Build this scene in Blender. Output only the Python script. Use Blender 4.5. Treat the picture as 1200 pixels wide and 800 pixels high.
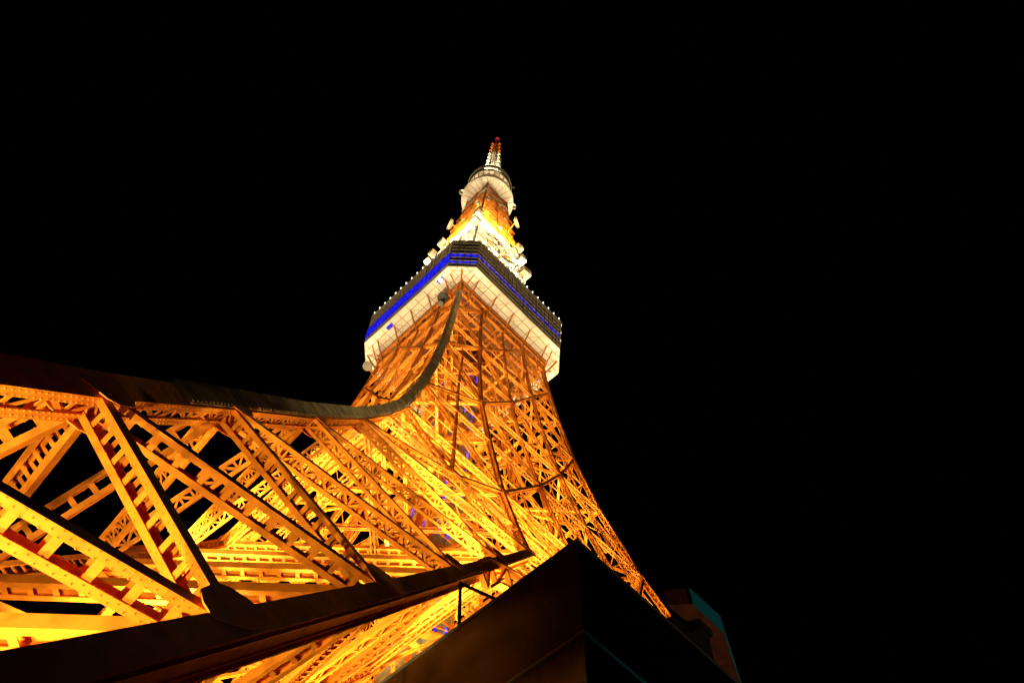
import bpy, math, random
from mathutils import Vector as V, Matrix
random.seed(7)
S = bpy.context.scene
for o in list(bpy.data.objects): bpy.data.objects.remove(o)
# ------------------------------------------------------------------ camera
CAM = V((-42.7539, -57.1216, 1.6)); YAW, PIT, ROL, FPX = 0.770151, 1.128981, 0.0447179, 1001.966
fw = V((math.sin(YAW)*math.cos(PIT), math.cos(YAW)*math.cos(PIT), math.sin(PIT)))
r0 = V((math.cos(YAW), -math.sin(YAW), 0)); u0 = r0.cross(fw)
rt = r0*math.cos(ROL)+u0*math.sin(ROL); up = -r0*math.sin(ROL)+u0*math.cos(ROL)
cd = bpy.data.cameras.new('camera'); cam = bpy.data.objects.new('camera', cd); S.collection.objects.link(cam)
cam.matrix_world = Matrix(((rt.x, up.x, -fw.x, CAM.x), (rt.y, up.y, -fw.y, CAM.y), (rt.z, up.z, -fw.z, CAM.z), (0, 0, 0, 1)))
cd.sensor_width = 36; cd.lens = FPX/1200*36; cd.clip_start = .1; cd.clip_end = 3000
S.camera = cam
# ------------------------------------------------------------------ night sky
W = bpy.data.worlds.new('World'); S.world = W; W.use_nodes = True
bgn = W.node_tree.nodes['Background']; bgn.inputs[0].default_value = (.4, .2, .35, 1); bgn.inputs[1].default_value = .0006
S.view_settings.view_transform = 'Standard'; S.view_settings.look = 'None'
S.view_settings.exposure = 0; S.view_settings.gamma = 1
# ------------------------------------------------------------------ floodlights (the tower is lit from inside)
SOD = (1, .84, .34); WARM = (1, .75, .38)
def spot(loc, tgt, p, cone=150, col=SOD, r=.35, blend=.5):
    l = bpy.data.lights.new('flood_lamp', 'SPOT'); l.energy = p; l.color = col; l.shadow_soft_size = r
    l.spot_size = math.radians(cone); l.spot_blend = blend
    o = bpy.data.objects.new('flood_lamp', l); S.collection.objects.link(o); o.location = loc
    o.rotation_euler = (V(tgt)-V(loc)).to_track_quat('-Z', 'Y').to_euler()
    return o
PK = 1000.
FLOODS = []
def flood(loc, tgt, kw, **k):
    spot(loc, tgt, kw*PK, **k); FLOODS.append((V(loc), (V(tgt)-V(loc)).normalized()))
for sx in (-1, 1):
    for sy in (-1, 1):
        flood((sx*46.9, sy*46.9, 2.6), (sx*36, sy*36, 30), 17, cone=115)             # at each foot
        flood((sx*43.2, sy*43.2, 8.2), (sx*40.5, sy*40.5, 30), 6, cone=130)
        flood((sx*36.5, sy*36.5, 17.8), (sx*26, sy*26, 60), 9, cone=130)
        flood((sx*30, sy*30, 17.2), (sx*12, sy*12, 70), 34, cone=118)              # on the roof below the arch
        flood((sx*15.5, sy*15.5, 54), (sx*7, sy*7, 100), 46)
        flood((sx*9.0, sy*9.0, 86), (sx*5, sy*5, 130), 22)
        flood((sx*6.8, sy*6.8, 112), (sx*5, sy*5, 150), 11)
for a in range(4):
    c, s = math.cos(a*math.pi/2), math.sin(a*math.pi/2)
    flood((c*24, s*24, 17.2), (c*8, s*8, 80), 112, cone=118)
    for q in (-22, 0, 22): flood((c*37-s*q, s*37+c*q, 17.2), (c*13-s*q*.4, s*13+c*q*.4, 143), 340, cone=28, col=WARM, r=1.2)   # long throw to the deck soffit
for i in range(8):
    a = math.pi/4*i
    rr = 11.6 if i % 2 == 0 else 13.5
    flood((rr*math.cos(a), rr*math.sin(a), 156.6), (3.*math.cos(a), 3.*math.sin(a), 200), 120, cone=125, col=WARM)
for a in range(4):
    c, s = math.cos(a*math.pi/2), math.sin(a*math.pi/2)
    flood((c*2, s*2, 196), (c*1, s*1, 240), 75, col=SOD)
    flood(((c-s)*8.6, (s+c)*8.6, 191), ((c-s)*4, (s+c)*4, 240), 60, cone=100, col=WARM)
    x, y = c-s, s+c
    flood((x*5.2, y*5.2, 263.6), (x*.3, y*.3, 290), 90 if x < 0 and y > 0 or x < 0 and y < 0 else 16, cone=110, col=WARM)
    for q in (0, 1): b = a*math.pi/2+q*math.pi/4; flood((7.0*math.cos(b), 7.0*math.sin(b), 248.4), (6.2*math.cos(b), 6.2*math.sin(b), 258), 2.2, cone=150, col=WARM, r=.15)
# two lamps outside the frame: one throws up the near corner, an added fill lamp lights the canopy
spot((-62, -78, 2.5), (-19, -19, 80), 90*PK, cone=31, col=(1, .92, .62), r=.3, blend=1)
spot((-21, -62, 8), (-27, -49.6, 18), 1.5*PK, cone=60, col=(1, .93, .72), r=.2, blend=.6)

# ------------------------------------------------------------------ materials
def mat(name, col, rough=.5, metal=0, var=.12, sc=1.5, emit=None, es=0, bump=0, spec=.5, stain=None):
    m = bpy.data.materials.new(name); m.use_nodes = True; N = m.node_tree.nodes; L = m.node_tree.links
    b = N['Principled BSDF']; b.inputs['Roughness'].default_value = rough; b.inputs['Metallic'].default_value = metal
    b.inputs['Specular IOR Level'].default_value = spec
    tc = N.new('ShaderNodeTexCoord'); nz = N.new('ShaderNodeTexNoise'); nz.inputs['Scale'].default_value = sc; nz.inputs['Detail'].default_value = 6
    L.new(tc.outputs['Object'], nz.inputs['Vector'])
    cr = N.new('ShaderNodeValToRGB'); cr.color_ramp.elements[0].position = .3; cr.color_ramp.elements[1].position = .7
    lo = stain or tuple(c*(1-var*2) for c in col); hi = tuple(min(1, c*(1+var)) for c in col)
    cr.color_ramp.elements[0].color = (*lo, 1); cr.color_ramp.elements[1].color = (*hi, 1)
    L.new(nz.outputs[0], cr.inputs[0]); L.new(cr.outputs[0], b.inputs['Base Color'])
    if name == 'orange_steel_paint':
        n2 = N.new('ShaderNodeTexNoise'); n2.inputs['Scale'].default_value = 7; n2.inputs['Detail'].default_value = 8; n2.inputs['Roughness'].default_value = .7
        L.new(tc.outputs['Object'], n2.inputs['Vector']); c2 = N.new('ShaderNodeValToRGB'); c2.color_ramp.elements[0].position = .34; c2.color_ramp.elements[0].color = (.42, .36, .3, 1); c2.color_ramp.elements[1].position = .5
        mx = N.new('ShaderNodeMix'); mx.data_type = 'RGBA'; mx.blend_type = 'MULTIPLY'; mx.inputs[0].default_value = .8
        L.new(cr.outputs[0], mx.inputs[6]); L.new(c2.outputs[0], mx.inputs[7]); L.new(mx.outputs[2], b.inputs['Base Color'])
    if bump:
        bp = N.new('ShaderNodeBump'); bp.inputs['Strength'].default_value = bump; L.new(nz.outputs[0], bp.inputs['Height']); L.new(bp.outputs[0], b.inputs['Normal'])
    if emit:
        b.inputs['Emission Color'].default_value = (*emit, 1); b.inputs['Emission Strength'].default_value = es
    return m
M = dict(
    orange=mat('orange_steel_paint', (.72, .205, .016), .5, var=.16, sc=2.2, spec=.12),
    white=mat('white_steel_paint', (.78, .74, .68), .5, var=.08, sc=.6),
    soffit=mat('white_soffit_panel', (.78, .72, .66), .6, var=.06, sc=.35),
    grating=mat('galvanised_grating', (.34, .22, .075), .5, metal=.3, var=.35, sc=1.2),
    shaft=mat('grey_green_lift_cladding', (.26, .27, .16), .45, var=.3, sc=1.2),
    glass=mat('dark_glass', (.012, .01, .012), .12, var=.1),
    frame=mat('bronze_window_frame', (.20, .145, .085), .45, var=.1),
    roof=mat('roof_membrane', (.12, .11, .10), .8, var=.2, sc=.5),
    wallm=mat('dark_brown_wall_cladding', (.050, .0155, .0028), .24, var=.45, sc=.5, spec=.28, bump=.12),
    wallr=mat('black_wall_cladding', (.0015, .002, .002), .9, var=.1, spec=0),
    trim=mat('pale_metal_trim', (.12, .085, .05), .4, metal=.2, var=.15, sc=3),
    teal=mat('teal_fascia_paint_and_light_tint', (.008, .28, .32), .55, var=.08, sc=1),
    brick=mat('terracotta_soffit', (.30, .06, .016), .8, var=.25, sc=2.2),
    rust=mat('dark_steel_deck_floor', (.16, .035, .006), .7, var=.3, sc=1),
    ribm=mat('tan_soffit_rib', (.45, .24, .10), .6, var=.1),
    black=mat('black_paint', (.01, .008, .008), .5, var=.1),
    ground=mat('paving', (.05, .048, .045), .85, var=.2, sc=.4),
    lamp=mat('lit_lamp_glass', (.9, .9, .85), .3, var=0, emit=(1, .95, .8), es=3.),
    hot=mat('lit_flood_glass', (.9, .8, .6), .3, var=0, emit=(1, .75, .42), es=6.),
    red=mat('red_beacon_glass', (.3, .01, .03), .3, var=0, emit=(.9, .05, .12), es=.35),
    dishm=mat('dish_antenna_shell', (.16, .14, .11), .5, var=.1),
)
# blue light panels: cells of LED lamps behind glass
def blue_mat(name, base, hi, s):
    m = bpy.data.materials.new(name); m.use_nodes = True; N = m.node_tree.nodes; L = m.node_tree.links; b = N['Principled BSDF']
    b.inputs['Base Color'].default_value = (.01, .01, .05, 1); b.inputs['Roughness'].default_value = .25
    tc = N.new('ShaderNodeTexCoord'); vo = N.new('ShaderNodeTexVoronoi'); vo.inputs['Scale'].default_value = 1.4
    L.new(tc.outputs['Object'], vo.inputs['Vector'])
    cr = N.new('ShaderNodeValToRGB'); e = cr.color_ramp.elements; e[0].position = .12; e[0].color = (*hi, 1); e[1].position = .5; e[1].color = (*base, 1)
    L.new(vo.outputs['Distance'], cr.inputs[0]); L.new(cr.outputs[0], b.inputs['Emission Color']); b.inputs['Emission Strength'].default_value = s
    return m
M['blue'] = blue_mat('blue_led_panel', (.006, .004, .5), (.04, .04, .9), 1.3)
M['bluedim'] = blue_mat('dim_blue_led_panel', (.003, .002, .2), (.05, .045, .8), 1.7)
M['violet'] = blue_mat('violet_led_tube', (.03, .015, .6), (.35, .25, 1.0), 1.3)

# ------------------------------------------------------------------ mesh helpers
class MB:
    def __init__(s): s.v = []; s.f = []
    def hexa(s, P):                                   # 8 corners: bottom 0-3, top 4-7
        n = len(s.v); s.v += [tuple(p) for p in P]
        s.f += [(n, n+3, n+2, n+1), (n+4, n+5, n+6, n+7), (n, n+1, n+5, n+4), (n+1, n+2, n+6, n+5), (n+2, n+3, n+7, n+6), (n+3, n, n+4, n+7)]
    def beam(s, A, B, a, b, nrm, off=(0, 0)):         # size a across, b along nrm; off in (across, nrm)
        A = V(A); B = V(B); u = (B-A); L = u.length
        if L < 1e-6: return
        u /= L; n = V(nrm); n = n-u*n.dot(u)
        if n.length < 1e-6: n = u.orthogonal()
        n.normalize(); c = u.cross(n)
        o = c*off[0]+n*off[1]; A = A+o; B = B+o
        P = []
        for E in (A, B):
            for i, j in ((-1, -1), (1, -1), (1, 1), (-1, 1)): P.append(E+c*(i*a/2)+n*(j*b/2))
        s.hexa(P)
    def box(s, lo, hi):
        x0, y0, z0 = lo; x1, y1, z1 = hi
        s.hexa([(x0, y0, z0), (x1, y0, z0), (x1, y1, z0), (x0, y1, z0), (x0, y0, z1), (x1, y0, z1), (x1, y1, z1), (x0, y1, z1)])
    def prism(s, pts, off):                           # convex/simple polygon extruded by off
        n = len(s.v); k = len(pts); off = V(off)
        s.v += [tuple(V(p)) for p in pts]+[tuple(V(p)+off) for p in pts]
        s.f += [tuple(reversed(range(n, n+k))), tuple(range(n+k, n+2*k))]
        for i in range(k): j = (i+1) % k; s.f.append((n+i, n+j, n+k+j, n+k+i))
    def quad(s, *P): n = len(s.v); s.v += [tuple(p) for p in P]; s.f.append(tuple(range(n, n+len(P))))
    def lathe(s, prof, c, ax=(0, 0, 1), seg=32):
        ax = V(ax).normalized(); a = ax.orthogonal().normalized(); b = ax.cross(a); c = V(c); n = len(s.v); k = len(prof)
        for i in range(seg):
            t = 2*math.pi*i/seg; d = a*math.cos(t)+b*math.sin(t)
            for r, h in prof: s.v.append(tuple(c+d*r+ax*h))
        for i in range(seg):
            j = (i+1) % seg
            for q in range(k-1): s.f.append((n+i*k+q, n+j*k+q, n+j*k+q+1, n+i*k+q+1))
    def add(s, o, T=None):
        n = len(s.v); s.v += [tuple(T @ V(p)) for p in o.v] if T else o.v
        s.f += [tuple(i+n for i in f) for f in o.f]
    def build(s, name, m, parent=None, kind=None, smooth=False):
        me = bpy.data.meshes.new(name); me.from_pydata([tuple(p) for p in s.v], [], s.f); me.update()
        me.materials.append(M[m]); o = bpy.data.objects.new(name, me); S.collection.objects.link(o)
        if smooth: me.polygons.foreach_set('use_smooth', [True]*len(me.polygons))
        if parent: o.parent = parent
        if kind: o['kind'] = kind
        return o
def thing(name, label, cat, group=None, loc=(0, 0, 0)):
    o = bpy.data.objects.new(name, None); S.collection.objects.link(o); o.location = loc
    o['label'] = label; o['category'] = cat
    if group: o['group'] = group
    return o
def tag(o, label, cat, group=None):
    o['label'] = label; o['category'] = cat
    if group: o['group'] = group
    return o
def px(P):
    d = V(P)-CAM; z = d.dot(fw)
    if z < .5: return None
    return (600+FPX*d.dot(rt)/z, 400-FPX*d.dot(up)/z, z)

# ------------------------------------------------------------------ ground
g = MB(); g.box((-600, -600, -.5), (600, 600, 0)); g.build('ground', 'ground', kind='structure')

# ================================================================== THE TOWER
TAB = [(0, 52.1), (3, 50.7), (11, 46.9), (19.2, 43.16), (27.2, 39.68), (37.3, 35.22), (48.5, 30.4), (57.7, 26.7), (68.6, 22.75), (84, 18.6), (97.5, 15.55), (110, 13.45), (121, 12.1), (130.5, 11.15), (139, 10.5), (143, 10.2),
       (155, 9.2), (171, 8.3), (190, 7.25), (200, 6.7), (212, 5.8), (224, 5.1), (237, 4.3), (246, 4.0)]
XT = [(0, 46.7), (8, 41.4), (52, 12.7), (57.7, 11.6), (68.6, 9.8), (84, 8.3), (97.5, 7.5), (110, 6.6), (121, 5.9), (130.5, 5.5), (143, 5.0)]
def interp(T, z):
    if z <= T[0][0]: return T[0][1]
    for (a, p), (b, q) in zip(T, T[1:]):
        if z <= b: return p+(q-p)*(z-a)/(b-a)
    return T[-1][1]
w = lambda z: interp(TAB, z)-(interp([(0, .40), (40, .34), (62, .06), (84, 0)], z) if z < 84 else 0)
xi = lambda z: interp(XT, z)
def nout(z):                                           # outward normal of the south face
    s = (w(z+.5)-w(z-.5)); return V((0, -1, -s)).normalized() if s < 0 else V((0, -1, 0))

tower = thing('lattice_tower', 'tall orange steel lattice tower floodlit at night with a blue-lit octagonal deck', 'tower')

# ---- member styles
def member(mb, A, B, n, ww, dd, lace='batten', sp=None, rivet=False, f=None, t=.035, gin=.0):
    """twin solid webs facing +-n joined on both sides by battens or lacing"""
    A = V(A); B = V(B); u = B-A; L = u.length; u.normalize(); n = V(n); n = (n-u*n.dot(u)).normalized(); c = u.cross(n)
    f = f or dd*(.20 if lace == 'batten' else .18)
    mb.beam(A, B, ww, t, n, (0, dd/2-t/2))
    mb.beam(A, B, ww, t, n, (0, -dd/2+t/2))
    for s in (-1, 1):
        for q in (-1, 1):
            mb.beam(A, B, t, f, n, (s*(ww/2-t/2), q*(dd/2-t-f/2)))
        sp_ = sp or dd*1.25
        k = max(2, int(L/sp_)); st = L/k
        inner = dd/2-t-f*.6
        off = s*(ww/2-t-.012)
        for i in range(k):
            z0 = i*st; z1 = z0+st
            if lace == 'batten':
                z = (z0+z1)/2
                if i == 0 or i == k-1:                 # fan of diagonals near the gusset
                    a, b = (1, -1) if i == 0 else (-1, 1)
                    mb.beam(A+u*(z0+.05)+n*(a*inner)+c*off, A+u*(z1-.1)+n*(b*inner)+c*off, .02, st*.16, u)
                    mb.beam(A+u*(z0+.5*st)+n*inner+c*off, A+u*(z0+.5*st)-n*inner+c*off, .02, st*.14, u)
                else:
                    mb.beam(A+u*z+n*inner+c*off, A+u*z-n*inner+c*off, .02, sp_*.24, u)
            elif lace == 'zig':
                a = 1 if i % 2 == 0 else -1
                if dd > .6: mb.beam(A+u*z0+n*inner+c*off, A+u*z0-n*inner+c*off, .02, dd*.13, u)
                mb.beam(A+u*z0+n*(a*inner)+c*off, A+u*z1-n*(a*inner)+c*off, .02, dd*.13, u)
            elif lace == 'x':
                for a in (1, -1):
                    mb.beam(A+u*z0+n*(a*inner)+c*(off+a*.012), A+u*z1-n*(a*inner)+c*(off+a*.012), .02, dd*.10, u)
        if rivet:
            k = int(L/.16)
            for i in range(k):
                z = (i+.5)*L/k
                for q in (-1, 1):
                    for e in ((.0,) if i % 2 else (-.07, .07)):
                        P = A+u*z+n*(q*(dd/2-t-f/2)+e)+c*(s*(ww/2+.004))
                        mb.beam(P-c*.010, P+c*.010, .026, .026, u)

# laced boom: four angles with lacing on all four sides (used for the open horizontals)
def boom(mb, A, B, n, ww, dd, sp=None, a=.12, lw=.07, sides=(0, 1, 2, 3)):
    A = V(A); B = V(B); u = B-A; L = u.length; u.normalize(); n = V(n); n = (n-u*n.dot(u)).normalized(); c = u.cross(n)
    for i in (-1, 1):
        for j in (-1, 1):
            mb.beam(A, B, a, .03, n, (i*(ww/2-a/2), j*(dd/2-.015)))
            mb.beam(A, B, .03, a, n, (i*(ww/2-.015), j*(dd/2-.03-a/2)))
    sp = sp or max(ww, dd)*.9; k = max(2, int(L/sp)); st = L/k
    for i in range(k):
        z0 = i*st; z1 = z0+st; s = 1 if i % 2 == 0 else -1
        for q in (-1, 1):
            P = A+u*z0+n*(q*(dd/2-.045))+c*(s*(ww/2-.05)); Q = A+u*z1+n*(q*(dd/2-.045))-c*(s*(ww/2-.05))
            mb.beam(P, Q, lw, .02, n)
            P = A+u*z0+c*(q*(ww/2-.045))+n*(s*(dd/2-.05)); Q = A+u*z1+c*(q*(ww/2-.045))-n*(s*(dd/2-.05))
            mb.beam(P, Q, lw, .02, c)

items = []          # (name, MB, material, importance)
def rank(P, Q):
    a, b = px(P), px(Q)
    if not a or not b: return 0.
    inside = lambda q: -60 < q[0] < 1260 and -60 < q[1] < 860
    l = math.hypot(a[0]-b[0], a[1]-b[1]); d = min(a[2], b[2])
    m = V(((P[0]+Q[0])/2, (P[1]+Q[1])/2, (P[2]+Q[2])/2)); c = px(m)
    if not (inside(a) or inside(b) or (c and inside(c))): return 0.
    return min(l, 800)/d
def put(name, mb, m, P, Q, bonus=1.):
    items.append([name, mb, m, rank(V(P), V(Q))*bonus])

ROT = [Matrix.Rotation(k*math.pi/2, 4, 'Z') for k in range(4)]
def four(fn):
    for k in range(4): fn(ROT[k], k)

# ---- section sizes
def csz(z): return interp([(0, .92), (50, .84), (84, .74), (110, .66), (143, .55)], z)
def bsz(z): return interp([(0, .36), (30, .34), (50, .36), (84, .32), (143, .24)], z)
def bdp(z): return interp([(0, .74), (30, .70), (50, .64), (84, .50), (143, .36)], z)
A_ = [3, 11, 19.2, 27.2, 37.3, 48.5]
B_ = [0, 5.6, 12.7, 20.8, 30, 41, 52]
D_ = [0, 1.5, 8, 16, 26, 36, 47]
UP = [57.7, 68.6, 84, 97.5, 110, 121, 130.5, 139]
SC = lambda z, s=1: V((s*w(z), -w(z), z))                 # corner, south face, side s
SF = lambda z, s=1: V((s*xi(z), -w(z), z))                # face chord
SI = lambda z, s=1: V((s*xi(z), -xi(z), z))               # interior chord
MID = lambda z: V((0, -w(z), z))
def MQ(z, s): return V((s*(w(z)+xi(z))/2, -w(z), z))

gus = {}
def node(P, Q, n, key):                                    # remember members meeting at node for the gussets
    for a, b in ((P, Q), (Q, P)):
        k = (round(a.x, 1), round(a.y, 1), round(a.z, 1)); gus.setdefault(k, [a, n, []])[2].append((b-a).normalized())

def face(T, k):
    near = (k in (0, 3))
    def mem(name, P, Q, n, sc=1., lace=None, bonus=1., g=True):
        z = (P.z+Q.z)/2; mb = MB(); P = T @ P; Q = T @ Q; nn = (T.to_3x3() @ n)
        l = lace or ('batten' if z < 24.5 else 'zig')
        r = (P-CAM).length < 34 and (Q-CAM).length < 40
        member(mb, P, Q, nn, bsz(z)*sc, bdp(z)*sc, l, sp=(bdp(z)*sc*1.0 if l == 'batten' else bdp(z)*sc*.8), rivet=r)
        put(name, mb, 'orange', P, Q, bonus)
        if g: node(P, Q, nn, k)
    for s in (-1, 1):
        # leg outer face
        for a, b in ((3, 0), (11, 5.6), (19.2, 12.7), (27.2, 20.8), (37.3, 30), (48.5, 41)): mem('leg_strut', SC(a, s), SF(b, s), nout(a))
        for a, b in ((3, 5.6), (11, 12.7), (19.2, 20.8), (27.2, 30), (37.3, 41), (48.5, 52)): mem('diagonal_brace', SC(a, s), SF(b, s), nout(a))
        # leg inner side face, plane x = s*xi
        ni = V((-s, 0, .5)).normalized()
        for i in range(1, 7):
            if i < 7: mem('leg_strut', SF(B_[i], s), SI(D_[i], s), ni, .85)
            if i < 6: mem('diagonal_brace', SF(B_[i], s), SI(D_[i+1], s), ni, .85)
        # leg to shaft transition
        mem('diagonal_brace', SC(48.5, s), MQ(57.7, s), nout(50), .9); mem('diagonal_brace', MQ(57.7, s), SF(68.6, s), nout(60), .9)
        mem('diagonal_brace', SC(68.6, s), MQ(57.7, s), nout(60), .9); mem('diagonal_brace', MQ(57.7, s), SF(52, s), nout(55), .9)
        # diamonds above
        for c, f in ((84, 68.6), (84, 97.5), (110, 97.5), (110, 121), (130.5, 121), (130.5, 139)): mem('diagonal_brace', SC(c, s), SF(f, s), nout((c+f)/2))
        for f, m in ((68.6, 57.7), (68.6, 84), (97.5, 84), (97.5, 110), (121, 110), (121, 130.5), (139, 130.5)): mem('diagonal_brace', SF(f, s), MID(m), nout((m+f)/2))
        mem('diagonal_brace', SF(52, s), MID(57.7), nout(55), .9)
        # quarter posts
        for a, b in ((57.7, 68.6), (68.6, 84), (84, 97.5), (97.5, 110)):
            mem('mid_post', MQ(a, s), MQ(b, s), nout((a+b)/2), .6, g=False)
    for a, b in zip([57.7, 68.6, 84, 97.5, 110, 121, 130.5], [68.6, 84, 97.5, 110, 121, 130.5, 143]):
        mem('mid_post', MID(a), MID(b), nout((a+b)/2), .8)
    # horizontals across the face
    for z in UP:
        P, Q = SC(z, -1), SC(z, 1)
        mb = MB(); n = T.to_3x3() @ nout(z); d = bdp(z)
        member(mb, T @ P, T @ Q, n, bsz(z)*1.05, d*1.1, 'zig', sp=d*.75); put('horizontal_beam', mb, 'orange', T @ P, T @ Q)
        if z in (57.7, 68.6):                                        # second, inner beam
            off = V((0, 2.2, .4)); mb = MB(); boom(mb, T @ (P+off), T @ (Q+off), n, .5, .8, sp=1.2); put('horizontal_beam', mb, 'orange', T @ P, T @ Q, .4)
    # leg horizontals and cross frames at every B level (plan bracing)
    for i, zb in enumerate(B_[2:]):
        if k in (0, 1, 2, 3):
            P, Q = V((-xi(zb), -w(zb), zb)), V((-w(zb), -xi(zb), zb))
            mb = MB(); member(mb, T @ P, T @ Q, T.to_3x3() @ V((-1, -1, 0)), .35, .66, 'batten', sp=.75, f=.15, rivet=False); put('plan_brace', mb, 'orange', T @ P, T @ Q)
            if zb < 45: continue
            P, Q = V((-w(zb), -w(zb), zb)), V((-xi(zb), -xi(zb), zb))
            mb = MB(); boom(mb, T @ P, T @ Q, V((0, 0, 1)), .4, .6, sp=.8); put('plan_brace', mb, 'orange', T @ P, T @ Q)
            for P, Q in ((SC(zb, -1), SF(zb, -1)), (SC(zb, 1), SF(zb, 1))):
                mb = MB(); member(mb, T @ (P+V((0, .25, 0))), T @ (Q+V((0, .25, 0))), T.to_3x3() @ V((0, -1, 0)), .3, .5, 'zig', sp=.5); put('leg_tie', mb, 'orange', T @ P, T @ Q, .6)
    # light secondary ties: thin bars subdividing the panels
    mb = MB(); cnt = 0
    lv = [57.7, 68.6, 84, 97.5, 110, 121, 130.5, 139]
    for a, b in zip(lv, lv[1:]):
        m = (a+b)/2
        for s in (-1, 1):
            for (P, Q) in ((SC(m, s), SF(m, s)), (SF(m, s), MID(m)), ):
                C = (P+Q)/2; t = MB(); n = T.to_3x3() @ nout(m); ins = V((0, .35, 0))
                t.beam(T @ (P+ins), T @ (Q+ins), .14, .14, n)
                t.beam(T @ (V((C.x, -w(a), a))+ins), T @ (V((C.x, -w(b), b))+ins), .12, .12, n)
                for (E, F) in ((V((P.x, -w(m), m)), V((C.x, -w(a), a))), (V((Q.x, -w(m), m)), V((C.x, -w(a), a))), (V((P.x, -w(m), m)), V((C.x, -w(b), b))), (V((Q.x, -w(m), m)), V((C.x, -w(b), b)))):
                    t.beam(T @ (E+ins*1.6), T @ (F+ins*1.6), .1, .1, n)
                put('tie_bar', t, 'orange', T @ P, T @ Q)
    # arch between the legs
    ab = MB(); pr = None; K = 26
    for i in range(K+1):
        t = -1+2*i/K; x = 24.6*t; z = 33+9.5*(1-t*t)**.62; y = -w(z)+.1
        lo = V((x*.97, y, z)); hi = V((x, y, z+1.3))
        if pr:
            n = V((0, -1, 0)); a = T.to_3x3() @ n
            for e, f2 in ((pr[0], lo), (pr[1], hi)): ab.beam(T @ e, T @ f2, .14, .5, a)
            ab.beam(T @ pr[0], T @ hi, .12, .3, a)
        ab.beam(T @ lo, T @ hi, .12, .3, T.to_3x3() @ V((0, -1, 0))); pr = (lo, hi)
    put('arch_rib', ab, 'orange', T @ V((-25, -38, 32)), T @ V((25, -38, 32)))
    # interior trusses from the middle of each side to the lift shaft, and corner to shaft
    for z in UP:
        for P, Q in ((V((0, -w(z), z)), V((0, -2.8, z))), (V((-w(z), -w(z), z)), V((-2.8, -2.8, z))), (V((-xi(z), -w(z), z)), V((-w(z), -xi(z), z))), (V((-xi(z), -xi(z), z)), V((xi(z), -xi(z), z)))):
            mb = MB(); boom(mb, T @ P, T @ Q, V((0, 0, 1)), .3, .5, sp=.9, a=.09); put('plan_brace', mb, 'orange', T @ P, T @ Q, .8)
    # vertical lattice faces around the interior chords
    zs = [52, 68.6, 84, 97.5, 110, 130.5]
    for a, b in zip(zs, zs[1:]):
        for P, Q in ((SI(a, -1), V((0, -xi(b), b))), (SI(a, 1), V((0, -xi(b), b)))):
            mb = MB(); boom(mb, T @ P, T @ Q, T.to_3x3() @ V((0, -1, 0)), .3, .45, sp=.7); put('inner_brace', mb, 'orange', T @ P, T @ Q, .5)
        for s in (-1, 1):
            mb = MB(); boom(mb, T @ SF(a, s), T @ SI(b, s), T.to_3x3() @ V((1, 0, 0)), .3, .5, sp=.8); put('inner_brace', mb, 'orange', T @ SF(a, s), T @ SI(b, s), .5)
    # chords ------------------------------------------------------
    R3 = T.to_3x3()
    lev = [0]+[z for z, _ in TAB if 0 < z <= 143]
    mb = MB(); gr = MB()
    for a, b in zip(lev, lev[1:]):                          # corner chord: plates outside, lacing inside
        P, Q = T @ SC(a, -1), T @ SC(b, -1); z = (a+b)/2; c = csz(z); nS = R3 @ V((0, -1, 0)); nW = R3 @ V((-1, 0, 0))
        u = (Q-P).normalized(); nS = (nS-u*nS.dot(u)).normalized(); e = u.cross(nS)
        if e.dot(nW) < 0: e = -e
        cc = u.cross(nS); sg = 1 if e.dot(cc) > 0 else -1
        t = .05
        mb.beam(P, Q, c, t, nS, (0, c/2-t/2))                 # outer south plate
        mb.beam(P, Q, t, c-t*2, nS, (sg*(c/2-t/2), 0))          # outer west plate
        # inner faces: flanges + lacing
        fl = c*.26
        for q in (-1, 1):
            mb.beam(P, Q, fl, t, nS, (q*(c/2-fl/2), -c/2+t/2))
            mb.beam(P, Q, t, fl, nS, (-sg*(c/2-t/2), q*(c/2-t-fl/2)))
        L = (Q-P).length; kk = max(2, int(L/(c*1.25))); st = L/kk
        for i in range(kk):
            s1 = 1 if i % 2 == 0 else -1; z0, z1 = i*st, (i+1)*st; h = c/2-fl*.6
            mb.beam(P+u*z0+cc*(s1*h)-nS*(c/2-t-.012), P+u*z1-cc*(s1*h)-nS*(c/2-t-.012), .14, .02, nS)
            mb.beam(P+u*z0+nS*(s1*h)-e*(c/2-t-.012), P+u*z1-nS*(s1*h)-e*(c/2-t-.012), .14, .02, e)
            mb.beam(P+u*z0+nS*h-e*(c/2-t-.03), P+u*z0-nS*h-e*(c/2-t-.03), .18, .02, e)
        if a < 60 and k == 0:                             # rivet heads along the near corner chord
            kk = int(L/.24)
            for i in range(kk):
                for q in (-1, 1):
                    for dd in (-.08, .08):
                        Z = P+u*((i+.5)*L/kk)
                        X = Z+nS*(q*(c/2-t-fl/2)+dd)-e*(c/2+.004); mb.beam(X-e*.014, X+e*.014, .045, .045, u)
                for dd in (-.42, -.2, 0, .2, .42):
                    if (i % 2) == 0:
                        X = P+u*((i+.5)*L/kk)+e*(dd*c)+nS*(c/2+.004); mb.beam(X-nS*.012, X+nS*.012, .04, .04, u)
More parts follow.
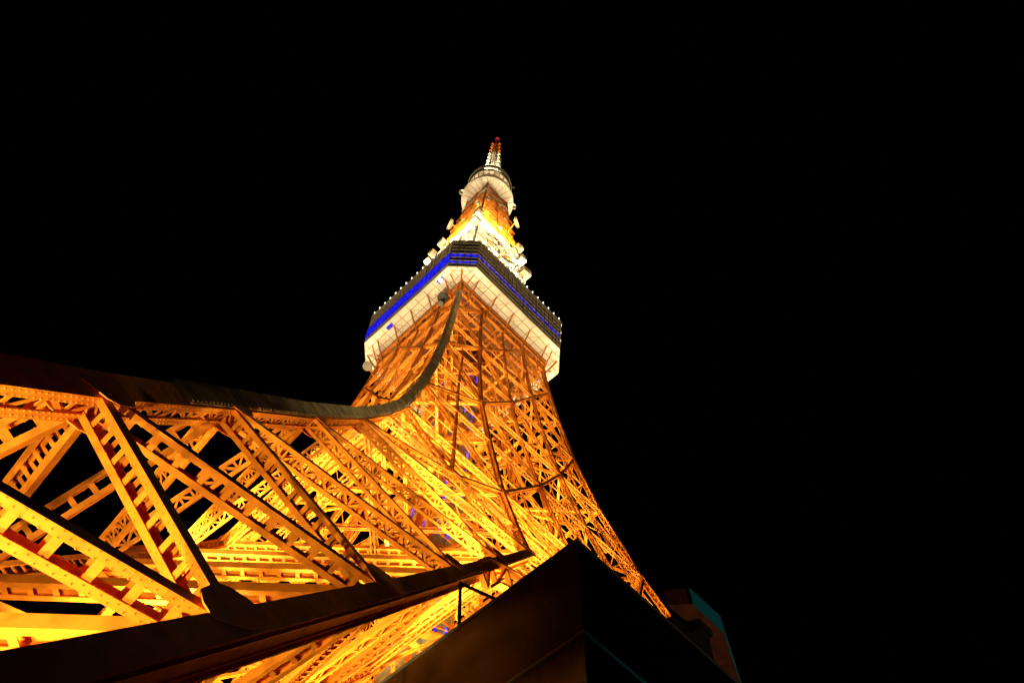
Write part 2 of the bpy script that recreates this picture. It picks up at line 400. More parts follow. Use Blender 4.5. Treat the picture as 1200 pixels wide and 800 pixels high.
        if a >= 19:                                       # perforated climbing-ladder covers on the outside of the chord
            # frame segments
            m = max(2, int(L/3.2)); g0 = c*1.02+interp([(28, 0), (60, .12), (100, .22), (143, .15)], (P.z+Q.z)/2)
            for i in range(m):
                E, F = P+u*(L*i/m+.10), P+u*(L*(i+1)/m-.10)
                zc = (E.z+F.z)/2
                if zc < 21.5 or k: continue
                gr.beam(E, F, g0, .05, nS, (sg*(.06+(g0-c)*.5), c/2+.06)); gr.beam(E, F, .05, g0-.1, nS, (sg*(g0-c*.5+.09), -.02))
                nb = max(3, int((F-E).length/(.34 if zc < 60 else .7)))
                for j in range(nb):
                    X = E+u*((F-E).length*(j+.5)/nb); K0 = X+nS*(c/2+.12)+e*(.06+(g0-c)*.5); gr.beam(K0-cc*(g0*.47), K0+cc*(g0*.47), .08, .07, nS)
    put('corner_chord', mb, 'orange', T @ SC(20, -1), T @ SC(140, -1))
    if gr.v: put('climbing_cover', gr, 'grating', T @ SC(20, -1), T @ SC(140, -1))
    for s in (-1, 1):
        mb = MB()
        lev2 = [z for z, _ in XT]
        lev2 = sorted(set(lev2+[20.8, 30, 41, 110, 121, 130.5]))
        for a, b in zip(lev2, lev2[1:]):
            P, Q = T @ SF(a, s), T @ SF(b, s); z = (a+b)/2; c = csz(z)*(.80 if z < 52 else .62)
            n = R3 @ nout(z)
            member(mb, P, Q, n, c*.9, csz(z)*(.94 if z < 52 else .8), 'zig' if z > 30 else 'batten', sp=c*1.1, t=.05)
            if z < 52:                                     # flange ledges running along the underside
                u = (Q-P).normalized(); nn = (n-u*n.dot(u)).normalized(); cc = u.cross(nn); si = 1 if (cc.z < 0) else -1
                mb.beam(P, Q, .04, csz(z)*.94-.13, n, (si*(c*.45-.07), 0))
                for dd in (.33, -.30):
                    u = (Q-P).normalized(); nn = (n-u*n.dot(u)).normalized(); cc = u.cross(nn); si = 1 if (cc.z < 0) else -1
                    mb.beam(P, Q, .09, .06, n, (si*(c*.45+.045), dd))
        put('face_chord', mb, 'orange', T @ SF(5, s), T @ SF(130, s))
    mb = MB()
    lev3 = [0, 8, 16, 26, 36, 47, 52, 57.7, 68.6, 84, 97.5, 110, 121, 130.5, 143]
    for a, b in zip(lev3, lev3[1:]):
        P, Q = T @ SI(a, -1), T @ SI(b, -1); member(mb, P, Q, R3 @ V((1, 1, 0)), .7, .8, 'zig' if b > 30 else 'batten', sp=1.0, t=.05)
    put('interior_chord', mb, 'orange', T @ SI(5, -1), T @ SI(130, -1))
four(face)

# gusset plates: hull of the member ends around each node
def hull2(pts):
    pts = sorted(set((round(x, 4), round(y, 4)) for x, y in pts))
    def half(ps):
        h = []
        for q in ps:
            while len(h) > 1 and (h[-1][0]-h[-2][0])*(q[1]-h[-2][1])-(h[-1][1]-h[-2][1])*(q[0]-h[-2][0]) <= 0: h.pop()
            h.append(q)
        return h
    a = half(pts); b = half(pts[::-1]); return a[:-1]+b[:-1]
for key, (P, n, dirs) in gus.items():
    z = P.z
    if z < 2 or len(dirs) < 2: continue
    n = n.normalized(); a = n.orthogonal().normalized(); b = n.cross(a); gl = interp([(0, .92), (31, .95), (52, .9), (84, .72), (143, .5)], z); ww = bsz(z)
    pts = []
    for d in dirs:
        d2 = V((d.dot(a), d.dot(b))); d2.normalize(); q = V((-d2.y, d2.x))
        for s in (-1, 1): e = d2*gl+q*(s*ww*.56); pts.append((e.x, e.y))
        for s in (-1, 1): e = -d2*.12+q*(s*ww*.50); pts.append((e.x, e.y))
    h = hull2(pts); dd = bdp(z)/2+.012
    mb = MB()
    for s in (1, -1):
        off = csz(z)/2+.012 if s > 0 else -csz(z)/2-.012
        mb.prism([P+a*x+b*y+n*off for x, y in h], n*(.03*s))
    put('gusset_plate', mb, 'orange', P, P+V((0, 0, 3)), 1.)

# emit: at most 96 of one name as individual parts, largest in view first; the rest together
byname = {}
for it in items: byname.setdefault(it[0], []).append(it)
for name, L in byname.items():
    L.sort(key=lambda i: -i[3])
    keep = 96
    for it in L[:keep]: it[1].build(name, it[2], tower)
    if len(L) > keep:
        rest = MB()
        for it in L[keep:]: rest.add(it[1])
        rest.build(name, L[0][2], tower, kind='stuff')

# ------------------------------------------------------------------ lift shaft in the middle
H = 2.6
sh = MB()
z = 17.
while z < 142:
    h = min(3.4, 142-z)
    for k in range(4):
        T = ROT[k]
        for x0, x1 in ((-H+.2, -.12), (.12, H-.2)):
            if (k in (0, 3)) or random.random() < .9:
                t = MB(); t.box((x0, -H, z+.15), (x1, -H+.06, z+h-.15)); sh.add(t, T)
    z += 3.4
shaft = sh.build('lift_shaft', 'shaft', tower)
fr = MB()
z = 17.
for sx in (-1, 1):
    for sy in (-1, 1): fr.box((sx*H-.17, sy*H-.17, 16), (sx*H+.17, sy*H+.17, 143))
while z < 143:
    for k in range(4):
        t = MB(); t.beam((-H, -H-.05, z), (H, -H-.05, z), .22, .22, (0, -1, 0)); t.beam((-H, -H-.1, z), (H, -H-.1, z+3.4), .1, .1, (0, -1, 0)); fr.add(t, ROT[k])
    z += 3.4
fr.build('shaft_frame', 'orange', shaft)
# staircase wrapping the shaft on the south side
st = MB(); z = 17.; k = 0
while z < 138:
    T = ROT[k % 4]; t = MB(); r = H+1.3
    t.beam((-r+.6, -r, z), (r-.6, -r, z+2.6), .12, 1.1, (0, -1, 0)); t.beam((-r+.6, -r-.6, z+1.), (r-.6, -r-.6, z+3.6), .07, .07, (0, -1, 0)); t.beam((-r+.6, -r-.6, z+.1), (r-.6, -r-.6, z+2.7), .3, .05, (0, -1, 0))
    t.box((r-.7, -r-.6, z+2.55), (r+.7, -r+.7, z+2.65)); t.box((r-.05, -r-.05, z-2.), (r+.05, -r+.05, z+3.6))
    st.add(t, T); z += 2.6; k += 1
st.build('stairway', 'orange', tower)
for k, (a, b) in enumerate(((24, 36), (44, 60), (66, 80), (88, 104), (108, 134))):
    for T in (ROT[0], ROT[3]):
        t = MB(); t2 = MB()
        for off in (-1.5, 0., 1.6):
            for q in range(int(a), int(b), 3):
                if random.random() < .5: t2.box((off-.16, -H-.42, q), (off+.16, -H-.32, q+2.0))
        t.add(t2, T); t.build('blue_tube_light', 'violet', shaft)

# ------------------------------------------------------------------ main observation deck
ZB, ZT = 143.0, 155.1
a0, c0, flare = 14.41, 3.50, .49
def octo(A, z, c=c0):
    return [V((-A, -A+c, z)), V((-A+c, -A, z)), V((A-c, -A, z)), V((A, -A+c, z)), V((A, A-c, z)), V((A-c, A, z)), V((-A+c, A, z)), V((-A, A-c, z))]
dk = MB(); dk.prism(octo(a0-.9, ZB+.25), (0, 0, ZT-ZB-1.2)); deck = dk.build('deck_body', 'black', tower)
so = MB()
so.prism(octo(a0, ZB), (0, 0, .22))
sof = so.build('deck_soffit', 'soffit', deck)
t = MB(); t.box((-10.6, -10.6, ZB-.5), (10.6, 10.6, ZB-.02)); t.build('deck_floor', 'rust', deck)
t = MB()
for i in range(-4, 5): t.beam((i*2.3, -10.5, ZB-.75), (i*2.3, 10.5, ZB-.75), .2, .5, (0, 0, 1)); t.beam((-10.5, i*2.3, ZB-.70), (10.5, i*2.3, ZB-.70), .12, .38, (0, 0, 1))
t.build('floor_beam', 'orange', deck)
# seams and ribs on the soffit
ri = MB()
for k in range(4):
    T = ROT[k]; t = MB()
    for yy in (-13.2, -11.9): t.beam((-a0+2.2, yy, ZB-.05), (a0-2.2, yy, ZB-.05), .12, .12, (0, 0, 1))
    for i in range(-5, 6):
        x = i*2.2; t.beam((x, -a0+.3, ZB-.045), (x, -10.3, ZB-.045), .10, .10, (0, 0, 1))
        if i % 2 == 0 and i < 5: t.beam((x, -a0+.9, ZB-.04), (x+2.2, -10.8, ZB-.04), .05, .06, (0, 0, 1)); t.beam((x, -10.8, ZB-.03), (x+2.2, -a0+.9, ZB-.03), .05, .06, (0, 0, 1))
    t.beam((-a0+c0*.55, -a0+c0*.55, ZB-.045), (-10.3, -10.3, ZB-.045), .07, .07, (0, 0, 1))
    t.beam((-a0+.2, -a0+c0+.8, ZB-.05), (-a0+c0+.8, -a0+.2, ZB-.05), .07, .07, (0, 0, 1))
    ri.add(t, T)
ri.build('soffit_rib', 'ribm', sof)
for k in range(4):
    T = ROT[k]
    for i in range(-2, 3):
        x = i*4.4; t = MB(); t.beam((x, -10.6, 137.6), (x-.0, -13.1, ZB-.05), .20, .20, (0, 0, 1)); t.beam((x, -10.6, 140.4), (x, -12.0, 140.4), .09, .09, (0, 0, 1))
        b = MB(); b.add(t, T); b.build('deck_strut', 'orange', tower)
    t = MB(); t.beam((-10.5, -10.5, 137), (-12.4, -12.4, ZB-.05), .24, .24, (0, 0, 1)); t.beam((-10.5, -10.5, 138.6), (-10.2, -13.2, ZB-.05), .16, .16, (0, 0, 1)); t.beam((-10.5, -10.5, 138.6), (-13.2, -10.2, ZB-.05), .16, .16, (0, 0, 1))
    b = MB(); b.add(t, T); b.build('deck_strut', 'orange', tower)
# ring girder under the deck around the tower head
gg = MB()
for k in range(4):
    t = MB(); boom(t, V((-10.6, -10.6, 140.2)), V((10.6, -10.6, 140.2)), V((0, -1, 0)), .7, 1.4, sp=1.3, a=.2, lw=.12)
    t.beam((-10.8, -11.1, 142.3), (10.8, -11.1, 142.3), .12, .6, (0, 0, 1)); t.beam((-10.6, -10.6, 139.0), (10.6, -10.6, 139.0), .5, .3, (0, -1, 0))
    for i in range(-5, 6): t.beam((i*2.1, -10.6, 139.2), (i*2.1, -11.1, 142.6), .12, .12, (1, 0, 0))
    gg.add(t, ROT[k])
gg.build('ring_girder', 'orange', tower)
# walls, side by side
def wallpt(i, t, zf, inset=0.):
    lo = octo(a0-inset, ZB+.22); hi = octo(a0+flare-inset, ZT, c0*1.02)
    A = lo[i]+(lo[(i+1) % 8]-lo[i])*t; B = hi[i]+(hi[(i+1) % 8]-hi[i])*t
    return A+(B-A)*zf
rows = [(0, .10, 'sill'), (.115, .225, 'low'), (.245, .335, 'low'), (.36, .50, 'blue'), (.53, .63, 'win'), (.66, .76, 'win'), (.79, .89, 'win')]
for i in range(8):
    lenm = (octo(a0, 0)[(i+1) % 8]-octo(a0, 0)[i]).length; nb = max(4, int(lenm/1.05))
    fm = MB(); gl = MB(); bl = MB(); bl2 = MB(); wb = MB(); mid = (wallpt(i, .5, .5)); nrm = V((mid.x, mid.y, 0)).normalized()
    nrm = (wallpt(i, 1, 0)-wallpt(i, 0, 0)).cross(V((0, 0, 1))).normalized()
    if nrm.dot(mid) < 0: nrm = -nrm
    west = i in (7, 6); cutn = i == 0
    edges = [0, .105, .235, .345, .515, .645, .775, .905, 1.0]
    for e in edges: 
        fm.beam(wallpt(i, 0, e), wallpt(i, 1, e), .16, .32, V((0, 0, 1))) if False else fm.beam(wallpt(i, 0, e), wallpt(i, 1, e), .13, .22, nrm)
    fm.quad(wallpt(i, 0, .0, .12), wallpt(i, 1, .0, .12), wallpt(i, 1, .10, .12), wallpt(i, 0, .10, .12))
    for j in range(nb+1):
        t = min(max(j/nb, .004), .996)
        fm.beam(wallpt(i, t, 0), wallpt(i, t, 1), .07, .15, nrm)
    fm.quad(wallpt(i, 0, .905, .1), wallpt(i, 1, .905, .1), wallpt(i, 1, 1, .1), wallpt(i, 0, 1, .1))
    for (p, q, kind) in rows[1:]:
        tgt = gl
        if west and p < .4: continue
        if kind == 'blue' or (kind == 'low' and west): tgt = bl if kind == 'blue' else bl2
        for j in range(nb):
            t0, t1 = j/nb+.1/nb, (j+1)/nb-.1/nb
            tg = tgt
            if kind == 'low' and cutn and p < .2: tg = bl2
            ins = .3 if tg is gl else .04; tg.quad(wallpt(i, t0, p, ins), wallpt(i, t1, p, ins), wallpt(i, t1, q, ins), wallpt(i, t0, q, ins))
    if west:
        for j in range(nb): t0, t1 = j/nb+.03/nb, (j+1)/nb-.03/nb; wb.quad(wallpt(i, t0, .12, -.13), wallpt(i, t1, .12, -.13), wallpt(i, t1, .505, -.13), wallpt(i, t0, .505, -.13))
        wb.build('blue_glass_band', 'blue', deck)
    wo = fm.build('window_wall', 'frame', deck); gl.build('glazing', 'glass', wo) if False else gl.build('glazing', 'glass', deck)
    if bl.v: bl.build('blue_light_band', 'blue' if i in (0, 6, 7) else 'bluedim', deck)
    if bl2.v: bl2.build('lit_window', 'blue', deck)
rf = MB(); rf.prism(octo(a0+flare-.3, ZT-.15, c0), (0, 0, .2)); rf.build('deck_roof', 'roof', deck)
pl = MB()
P8 = octo(a0+flare, ZT+.5, c0*1.02)
for i in range(8):
    pl.beam(P8[i], P8[(i+1) % 8], .08, .08, V((0, 0, 1))); L = (P8[(i+1) % 8]-P8[i]).length
pl.build('roof_rail', 'frame', deck)
for i in range(8):
    A, B = P8[i], P8[(i+1) % 8]; n = max(3, int(round((B-A).length/1.5)))
    for j in range(n):
        if i in (3, 4, 5) and j % 2: continue
        P = A+(B-A)*((j+.5)/n); t = MB()
        t.lathe([(0, -.5), (.04, -.5), (.04, .0), (.09, .05), (.13, .15), (.09, .25), (0, .3)], P+V((P.x, P.y, 0)).normalized()*.12, seg=8)
        t.build('rim_lamp', 'lamp', deck, smooth=True)
# blue hatch lights on the west soffit
for yy in (-8.2, 5.0):
    t = MB(); t.box((-13.9, yy-.75, ZB-.09), (-13.1, yy+.75, ZB-.02)); h = t.build('soffit_hatch', 'blue', sof)
t = MB(); t.lathe([(0, -.3), (.32, -.25), (.38, -.1), (.3, 0)], (-13.5, -8.2, ZB-.1), seg=12); t.build('soffit_lamp', 'lamp', sof, smooth=True)

# ------------------------------------------------------------------ upper shaft above the deck
def upper(z0, z1, step, m, name, bar):
    z = z0
    while z < z1-.1:
        zb = min(z+step, z1); w0, w1 = w(z), w(zb)
        for k in range(4):
            T = ROT[k]; t = MB(); n = V((0, -1, 0))
            t.beam((-w0, -w0, z), (-w1, -w1, zb), bar*1.9, bar*1.9, n)
            for a, b in ((-1, 0), (0, 1)):
                t.beam((a*w0, -w0, z), (b*w1, -w1, zb), bar*.8, bar, n, (0, .02)); t.beam((b*w0, -w0, z), (a*w1, -w1, zb), bar*.8, bar, n, (0, -.04-bar))
            t.beam((-w0, -w0, z), (w0, -w0, z), bar*1.2, bar*1.4, n); t.beam((0, -w0, z), (0, -w1, zb), bar, bar, n)
            t.beam((-w0*.5, -w0, z), (-w1*.5, -w1, zb), bar*.5, bar*.5, n); t.beam((w0*.5, -w0, z), (w1*.5, -w1, zb), bar*.5, bar*.5, n)
            t.beam((-w0, -w0, z), (0, 0, z), bar, bar, V((0, 0, 1))); t.beam((0, -w0, z), (0, 0, z), bar*.8, bar, V((0, 0, 1)))
            zm = (z+zb)/2; wm = (w0+w1)/2
            t.beam((-wm, -wm, zm), (wm, -wm, zm), bar*.6, bar*.7, n)
            o = MB(); o.add(t, T); o.build(name, m, tower)
        z = zb
upper(155.3, 201, 5.1, 'white', 'upper_lattice', .24)
upper(201, 246, 4.6, 'orange', 'upper_lattice', .22)
co = MB()
co.box((-1.5, -1.5, 155), (1.5, 1.5, 178)); co.build('upper_lift_core', 'white', tower)
# railed platforms
for z in (164, 173, 182, 190, 199, 208, 217, 226, 236):
    r = w(z)+.45; t = MB()
    for k in range(4):
        q = MB(); q.beam((-r, -r, z), (r, -r, z), .10, .10, (0, 0, 1)); q.beam((-r, -r, z+1.1), (r, -r, z+1.1), .06, .06, (0, 0, 1))
        for i in range(9): x = -r+i*r/4; q.box((x-.03, -r-.03, z), (x+.03, -r+.03, z+1.1)); q.beam((x, -r, z), (x, -r+.7, z-.4), .08, .08, (1, 0, 0))
        t.add(q, ROT[k])
    t.build('railed_platform', 'white' if z < 200 or z > 230 else 'orange', tower)
# small antennas, lamps and cable ducts crowding the upper shaft
for i in range(90):
    z = random.uniform(157, 243); k = random.randrange(4); T = ROT[k]; x = random.uniform(-.95, .95)*w(z); q = MB(); a = random.uniform(.15, .5); hh = random.uniform(.4, 1.5)
    q.box((x-a, -w(z)-.55, z), (x+a, -w(z)-.15, z+hh)); q.beam((x, -w(z)-.3, z+hh*.5), (x, -w(z)+.7, z+hh*.5), .1, .1, (0, 0, 1))
    t = MB(); t.add(q, T); t.build('small_antenna', 'white' if random.random() < .6 else 'dishm', tower)
for i in range(26):
    z = random.choice((156.8, 159, 164.3, 168, 173.3, 178, 182.3)); q = MB(); x = random.uniform(-1, 1)*w(z)
    q.lathe([(0, -.16), (.2, -.1), (.24, .05), (0, .16)], (x, -w(z)-.6, z), (0, -1, -.4), 10); q2 = MB(); q2.add(q, ROT[0 if i % 3 else 3]); q2.build('shaft_lamp', 'hot', tower)
for k in range(4):
    t = MB(); 
    for x in (-.35, .0, .4):
        for z in range(156, 244, 4): t.beam((x*w(z), -w(z)+.5, z), (x*w(z+4), -w(z+4)+.5, z+4), .16, .16, (0, -1, 0))
    q = MB(); q.add(t, ROT[k]); q.build('cable_duct', 'white', tower)

# ------------------------------------------------------------------ round top observatory
ob = MB()
ob.lathe([(3.2, 245.6), (6.7, 246.0), (7.25, 246.1), (7.45, 246.5), (7.45, 247.3), (7.1, 247.6), (5.7, 247.9), (5.5, 252), (5.5, 257.8)], (0, 0, 0), seg=48)
top = ob.build('top_observatory', 'white', tower)
t = MB(); t.lathe([(5.4, 257.6), (6.3, 257.9), (6.5, 258.2), (6.5, 259.6), (6.2, 260), (0, 260.1)], (0, 0, 0), seg=48); t.build('upper_ring', 'white', top)
t = MB()
for i in range(24):
    a = 2*math.pi*i/24; d = V((math.cos(a), math.sin(a), 0)); b = V((math.cos(a+.26), math.sin(a+.26), 0))
    t.beam(d*5.62+V((0, 0, 248)), b*5.62+V((0, 0, 251)), .14, .1, d); t.beam(b*5.62+V((0, 0, 251)), d*5.62+V((0, 0, 254)), .14, .1, d); t.beam(d*5.66+V((0, 0, 248)), d*6.35+V((0, 0, 258)), .18, .2, d)
    t.beam(d*3.4+V((0, 0, 245.4)), d*7.2+V((0, 0, 245.95)), .12, .16, V((0, 0, 1)))
t.build('bracket_ring', 'orange', top)
t = MB(); 
for zz in (260.6, 261.2, 261.8, 262.4, 263.0): t.lathe([(6.75, zz-.07), (6.9, zz-.07), (6.9, zz+.07), (6.75, zz+.07), (6.75, zz-.07)], (0, 0, 0), seg=48)
for i in range(40):
    a = 2*math.pi*i/40; d = V((math.cos(a), math.sin(a), 0)); t.beam(d*6.8+V((0, 0, 259.9)), d*6.8+V((0, 0, 263.0)), .09, .09, d)
t.build('dark_railing', 'frame', top)
t = MB(); t.lathe([(7.0, 246.1), (7.6, 245.9), (7.75, 246.3), (7.6, 247.6), (7.3, 247.6)], (0, 0, 0), seg=48); t.build('lower_ring', 'white', top)
# cable loops at the sides
for a in (math.radians(150), math.radians(-32)):
    d = V((math.cos(a), math.sin(a), 0)); t = MB(); pr = None
    for j in range(13):
        q = math.pi*j/12; P = d*(7.4+1.1*math.sin(q))+V((0, 0, 246+5.*(1-math.cos(q))/2))
        if pr: t.beam(pr, P, .3, .5, d)
        pr = P
    t.build('side_loop', 'white', top)
# ------------------------------------------------------------------ antenna mast
def mast(z0, z1, r0, r1, m, name='antenna_mast'):
    mb = MB(); n = max(1, int((z1-z0)/2.6)); 
    rr = lambda z: r0+(r1-r0)*(z-z0)/(z1-z0)
    for k in range(4):
        t = MB()
        for i in range(n):
            a, b = z0+(z1-z0)*i/n, z0+(z1-z0)*(i+1)/n; p, q = rr(a), rr(b)
            t.beam((-p, -p, a), (-q, -q, b), .2, .2, (0, -1, 0)); t.beam((-p, -p, a), (q, -q, b), .12, .12, (0, -1, 0)); t.beam((-p, -p, a), (p, -p, a), .14, .14, (0, -1, 0))
            t.hexa([(-p*.72, -p-.15, a+.15), (p*.72, -p-.15, a+.15), (p*.72, -p+.1, a+.15), (-p*.72, -p+.1, a+.15), (-q*.72, -q-.15, b-.15), (q*.72, -q-.15, b-.15), (q*.72, -q+.1, b-.15), (-q*.72, -q+.1, b-.15)])
            if i % 2 == 0: t.box((-.25, -q-.9, b-.6), (.25, -q-.1, b-.2)); t.box((-.55, -q-1.05, b-.9), (.55, -q-.9, b+.1))
        mb.add(t, ROT[k])
    return mb.build(name, m, tower)
mast(260.1, 304, 2.3, 1.55, 'white'); mast(304, 322, 1.5, 1.0, 'orange')
t = MB(); t.lathe([(.55, 322), (.4, 331), (.0, 331.2)], (0, 0, 0), seg=10); t.build('mast_tip', 'orange', tower)
t = MB(); t.lathe([(0, 331.2), (.7, 331.5), (.8, 332.4), (.5, 333.2), (0, 333.4)], (0, 0, 0), seg=14); t.build('red_beacon', 'red', tower, smooth=True)

# ------------------------------------------------------------------ antennas and boxes fixed to the tower
def panel_box(c, s, label, m='white'):
    o = thing('equipment_cabinet', label, 'cabinet', 'pale cabinets hung on the upper tower', c)
    b = MB(); x, y, z = s[0]*.41, s[1]*.41, s[2]*.42; b.box((-x, -y, -z), (x, y, z)); b.build('cabinet_body', m, o)
    f = MB()
    for q in (-1, 1):
        f.box((-x-.05, -y-.06, q*z*.96-.06), (x+.05, y+.06, q*z*.96+.06)); f.box((q*x*.96-.06, -y-.05, -z-.07), (q*x*.96+.06, y+.05, z+.07))
    f.box((-.05, -y-.04, -z-.05), (.05, y+.04, z+.05)); f.build('cabinet_frame', 'frame', o)
    # bracket back to the tower axis side
    d = V((-c[0], -c[1], 0)).normalized(); k = MB(); k.beam(d*(x*.8), d*(x+1.6), .2, .2, (0, 0, 1)); k.beam(d*(x*.8)+V((0, 0, z*.7)), d*(x+1.6)+V((0, 0, z*.7)), .15, .15, (0, 0, 1)); k.build('bracket', 'white', o)
panel_box((7.6, -8.4, 186.5), (2.8, 2.4, 2.6), 'largest pale cabinet, low on the right edge of the upper tower')
panel_box((7.0, -8.0, 195.5), (2.0, 1.8, 2.8), 'pale cabinet in the middle of the right-hand column above the deck')
panel_box((6.6, -7.3, 204.5), (2.4, 1.6, 1.6), 'pale flat cabinet at the top of the right-hand column above the deck')
panel_box((-6.7, 6.6, 207), (2.6, 2.2, 2.6), 'square pale cabinet at the left edge of the upper tower just above the deck rim')
panel_box((-8.2, 7.7, 199), (1.8, 1.8, 1.7), 'small pale cabinet behind the left deck rim, below the square one')
panel_box((-8.6, 7.9, 193), (1.8, 1.5, 1.7), 'small pale cabinet behind the left deck rim, lowest on that side')
panel_box((-8.6, -8.0, 190), (2.3, 2.3, 1.8), 'large pale cabinet on the near corner of the upper tower, lowest of its stack')
panel_box((-7.9, -7.5, 196.5), (2.0, 2.0, 1.7), 'pale cabinet on the near corner of the upper tower, middle of its stack')
panel_box((-7.2, -6.9, 203), (1.9, 1.9, 2.3), 'pale cabinet on the near corner of the upper tower, topmost of its stack')
def dish(c, ax, r, label, m='dishm', arm=None):
    o = thing('dish_antenna', label, 'antenna', 'drum and dish antennas on the tower', c); ax = V(ax).normalized()
    t = MB(); t.lathe([(0, -.35*r), (r*.6, -.28*r), (r, 0), (r, .35*r), (r*.93, .38*r), (0, .42*r)], (0, 0, 0), ax, 24); t.build('dish_shell', m, o, smooth=False)
    h = MB(); e = V(arm) if arm else V((-c[0], -c[1], 0)).normalized()*2; h.beam(-ax*(.3*r), e, .22, .22, (0, 0, 1)); h.beam(-ax*(.3*r)+V((0, 0, .5)), e+V((0, 0, 1.)), .12, .12, (0, 0, 1)); h.build('dish_arm', 'orange', o)
dish((-7.8, 3.6, 214), (-1, .4, .1), 1.5, 'pale drum antenna on the left side of the upper tower')
dish((3.2, -9.3, 213), (.5, -1, .1), 1.5, 'pale drum antenna on the right side of the upper tower', arm=(.3, 3.4, 0))
dish((-11.7, -7.2, 140), (0, 0, -1), .95, 'dark round dish hanging flat below the left side of the deck', 'black', arm=(1.3, 0, -.6))
dish((-11.4, -6.6, 138.4), (-.4, -.3, -1), .5, 'small pale round antenna just below the dark dish at the deck', 'dishm', arm=(1., 0, -.3))
dish((-13.0, 9.2, 133.5), (-.3, -.2, -1), 0.85, 'grey dish on a bracket under the left end of the deck', arm=(1.6, 0, -1.4))
# floodlight fixtures
for i, (P, d) in enumerate(FLOODS):
    t = MB(); t.lathe([(0, -.9), (.32, -.85), (.45, -.45), (.46, -.4)], P, d, 12)
    t.beam(P-d*.9, P-d*.9-V((0, 0, .5)), .1, .1, V((1, 0, 0))); hb = t.build('floodlight_housing', 'black', tower)
    t = MB(); t.lathe([(0, -.44), (.41, -.44), (.41, -.42), (0, -.42)], P, d, 12); t.build('lamp_lens', 'hot', hb)

# ================================================================== base building
h = 16.; k = (h-1.6)/20.4
BX, BY = CAM.x+(-30.0-CAM.x)*k, CAM.y+(-47.1-CAM.y)*k
bd = thing('podium_building', 'dark flat-roofed building corner in front of the tower with a pale trim line', 'building')
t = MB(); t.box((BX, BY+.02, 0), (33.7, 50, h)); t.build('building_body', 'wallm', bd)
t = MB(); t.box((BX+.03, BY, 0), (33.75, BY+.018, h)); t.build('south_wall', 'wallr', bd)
t = MB(); t.box((BX-.03, BY-.03, h-.02), (33.8, BY+.25, h+.05)); t.box((BX-.03, BY+.25, h-.02), (BX+.25, 50, h+.05)); t.build('roof_coping', 'trim', bd)
t = MB(); t.box((BX-.05, BY-.03, 13.36), (BX-.002, 50, 13.42)); t.build('wall_trim', 'trim', bd)
t = MB(); t.box((BX-.002, BY-.04, 13.37), (33.7, BY-.002, 13.41)); t.build('wall_trim', 'teal', bd)  # teal cast of the light from the right, put into the trim colour
t = MB()
for j in range(14): yy = BY+.0+2.6*j; t.box((BX-.012, yy, 0), (BX-.001, yy+.025, 13.3)); 
for j in range(6): yy = BY+5.2*j; t.box((BX-.012, yy, 13.45), (BX-.001, yy+.02, h-.04))
t.build('panel_joint', 'black', bd)
t = MB()
y0 = -47.35; x = BX-.04; z0 = 11.3
t.box((x, y0, z0), (BX-.001, y0+1.3, z0+.05)); t.box((x, y0, z0+.05), (BX-.001, y0+.05, z0+.9)); t.box((x, y0+.05, z0+.85), (BX-.001, y0+1.3, z0+.9)); t.box((x, y0+1.25, z0+.05), (BX-.001, y0+1.3, z0+.85)); t.build('vent_frame', 'trim', bd)
# lamp bracket on the roof edge
o = thing('roof_bracket', 'black forked steel bracket standing on the left roof edge of the dark building', 'bracket', loc=(BX+.1, -46.45, h+.05))
t = MB(); t.beam((0, 0, 0), (-.10, .0, 1.5), .06, .06, (0, 1, 0)); t.build('post', 'black', o)
t = MB(); t.beam((-.10, .0, 1.45), (.35, -.85, .6), .06, .06, (0, 0, 1)); t.build('arm', 'black', o)

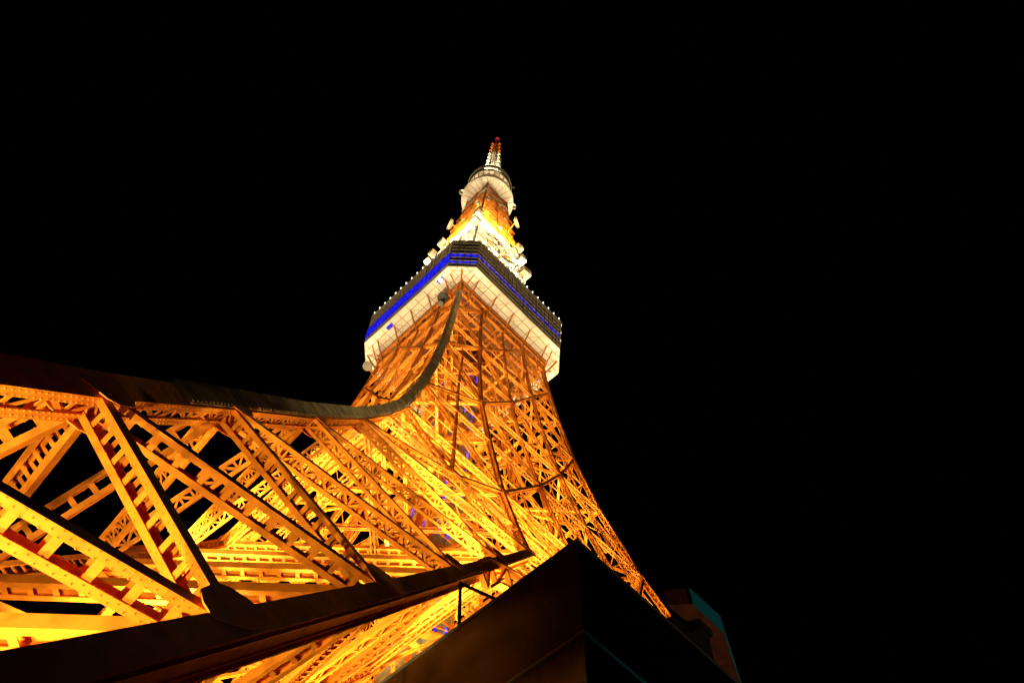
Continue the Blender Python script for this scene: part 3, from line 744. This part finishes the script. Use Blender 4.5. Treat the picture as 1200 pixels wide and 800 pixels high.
# ================================================================== rooftop canopy at the right
kz = 19.
def onz(X, Y, zref, z=kz): s = (z-1.6)/(zref-1.6); return V((CAM.x+(X-CAM.x)*s, CAM.y+(Y-CAM.y)*s, z))
F0, F1, F2 = onz(-25.8, -48.1, 22), onz(-24.2, -48.1, 22), onz(-22.0, -47.1, 22)
F3 = F2+(F2-F1)*2.2
G0, G1, G2 = onz(-26.3, -47.5, 22), onz(-24.3, -47.6, 22), onz(-22.6, -46.7, 22); G3 = G2+(F3-F2)
FH = .62
cn = thing('rooftop_canopy', 'bent rooftop canopy with a teal fascia and terracotta underside at the lower right', 'canopy')
t = MB()
for a, b, c, d in ((F0, F1, G1, G0), (F1, F2, G2, G1), (F2, F3, G3, G2)): t.prism([a, b, c, d], (0, 0, FH-.02))
t.build('canopy_underside', 'brick', cn)
t = MB(); dn = V((0, -.03, 0))
for a, b in ((F0, F1), (F1, F2), (F2, F3)): n = (b-a).cross(V((0, 0, 1))).normalized()*.03; t.prism([a, b, b+n, a+n], (0, 0, FH))
t.build('canopy_fascia', 'teal', cn)
t = MB(); back = V((.1, 1.5, 0))
for a, b in ((G0+V((.28, .05, 0)), G1), (G1, G1+(G2-G1)*.35)): t.prism([a+V((0, .02, -3.)), b+V((0, .02, -3.)), b+back+V((0, 0, -3)), a+back+V((0, 0, -3))], (0, 0, 2.9))
t.build('canopy_wall', 'black', cn)
t = MB(); Lv = onz(-27.0, -47.8, 22)
t.prism([G0+V((-.45, .25, -.5)), G0+V((.4, .25, -.5)), G0+V((.4, 1.0, -.5)), G0+V((-.45, 1.0, -.5))], (0, 0, .45)); 
for j in range(4): t.beam(G0+V((-.4, .2+.1*j, -.75-.14*j)), G0+V((.5, .2+.1*j, -.75-.14*j)), .04, .06, (0, 0, 1))
t.build('canopy_louvre', 'brick', cn)
t = MB(); c = (G1+F1)/2+V((-.45, 0, 0)); t.box((c.x-.35, c.y-.05, kz-.25), (c.x+.15, c.y+.3, kz-.01)); t.build('junction_box', 'black', cn)

# added lamp post, out of view, standing at the canopy fill light
lp = thing('added_lamp_post', 'added grey lamp post, out of view, at the canopy fill light', 'lamp', loc=(-21, -62, 0))
t = MB(); t.lathe([(.16, 0), (.16, .5), (.08, .6), (.05, 7.0)], (0.6, 0, 0), seg=12); t.build('pole', 'frame', lp)
t = MB(); t.beam((.6, 0, 7), (0, 0, 7.6), .06, .06, (0, 1, 0)); t.lathe([(0, 7.75), (.3, 7.7), (.34, 7.55)], (0, 0, 0), seg=12); t.build('lamp_shade', 'frame', lp)
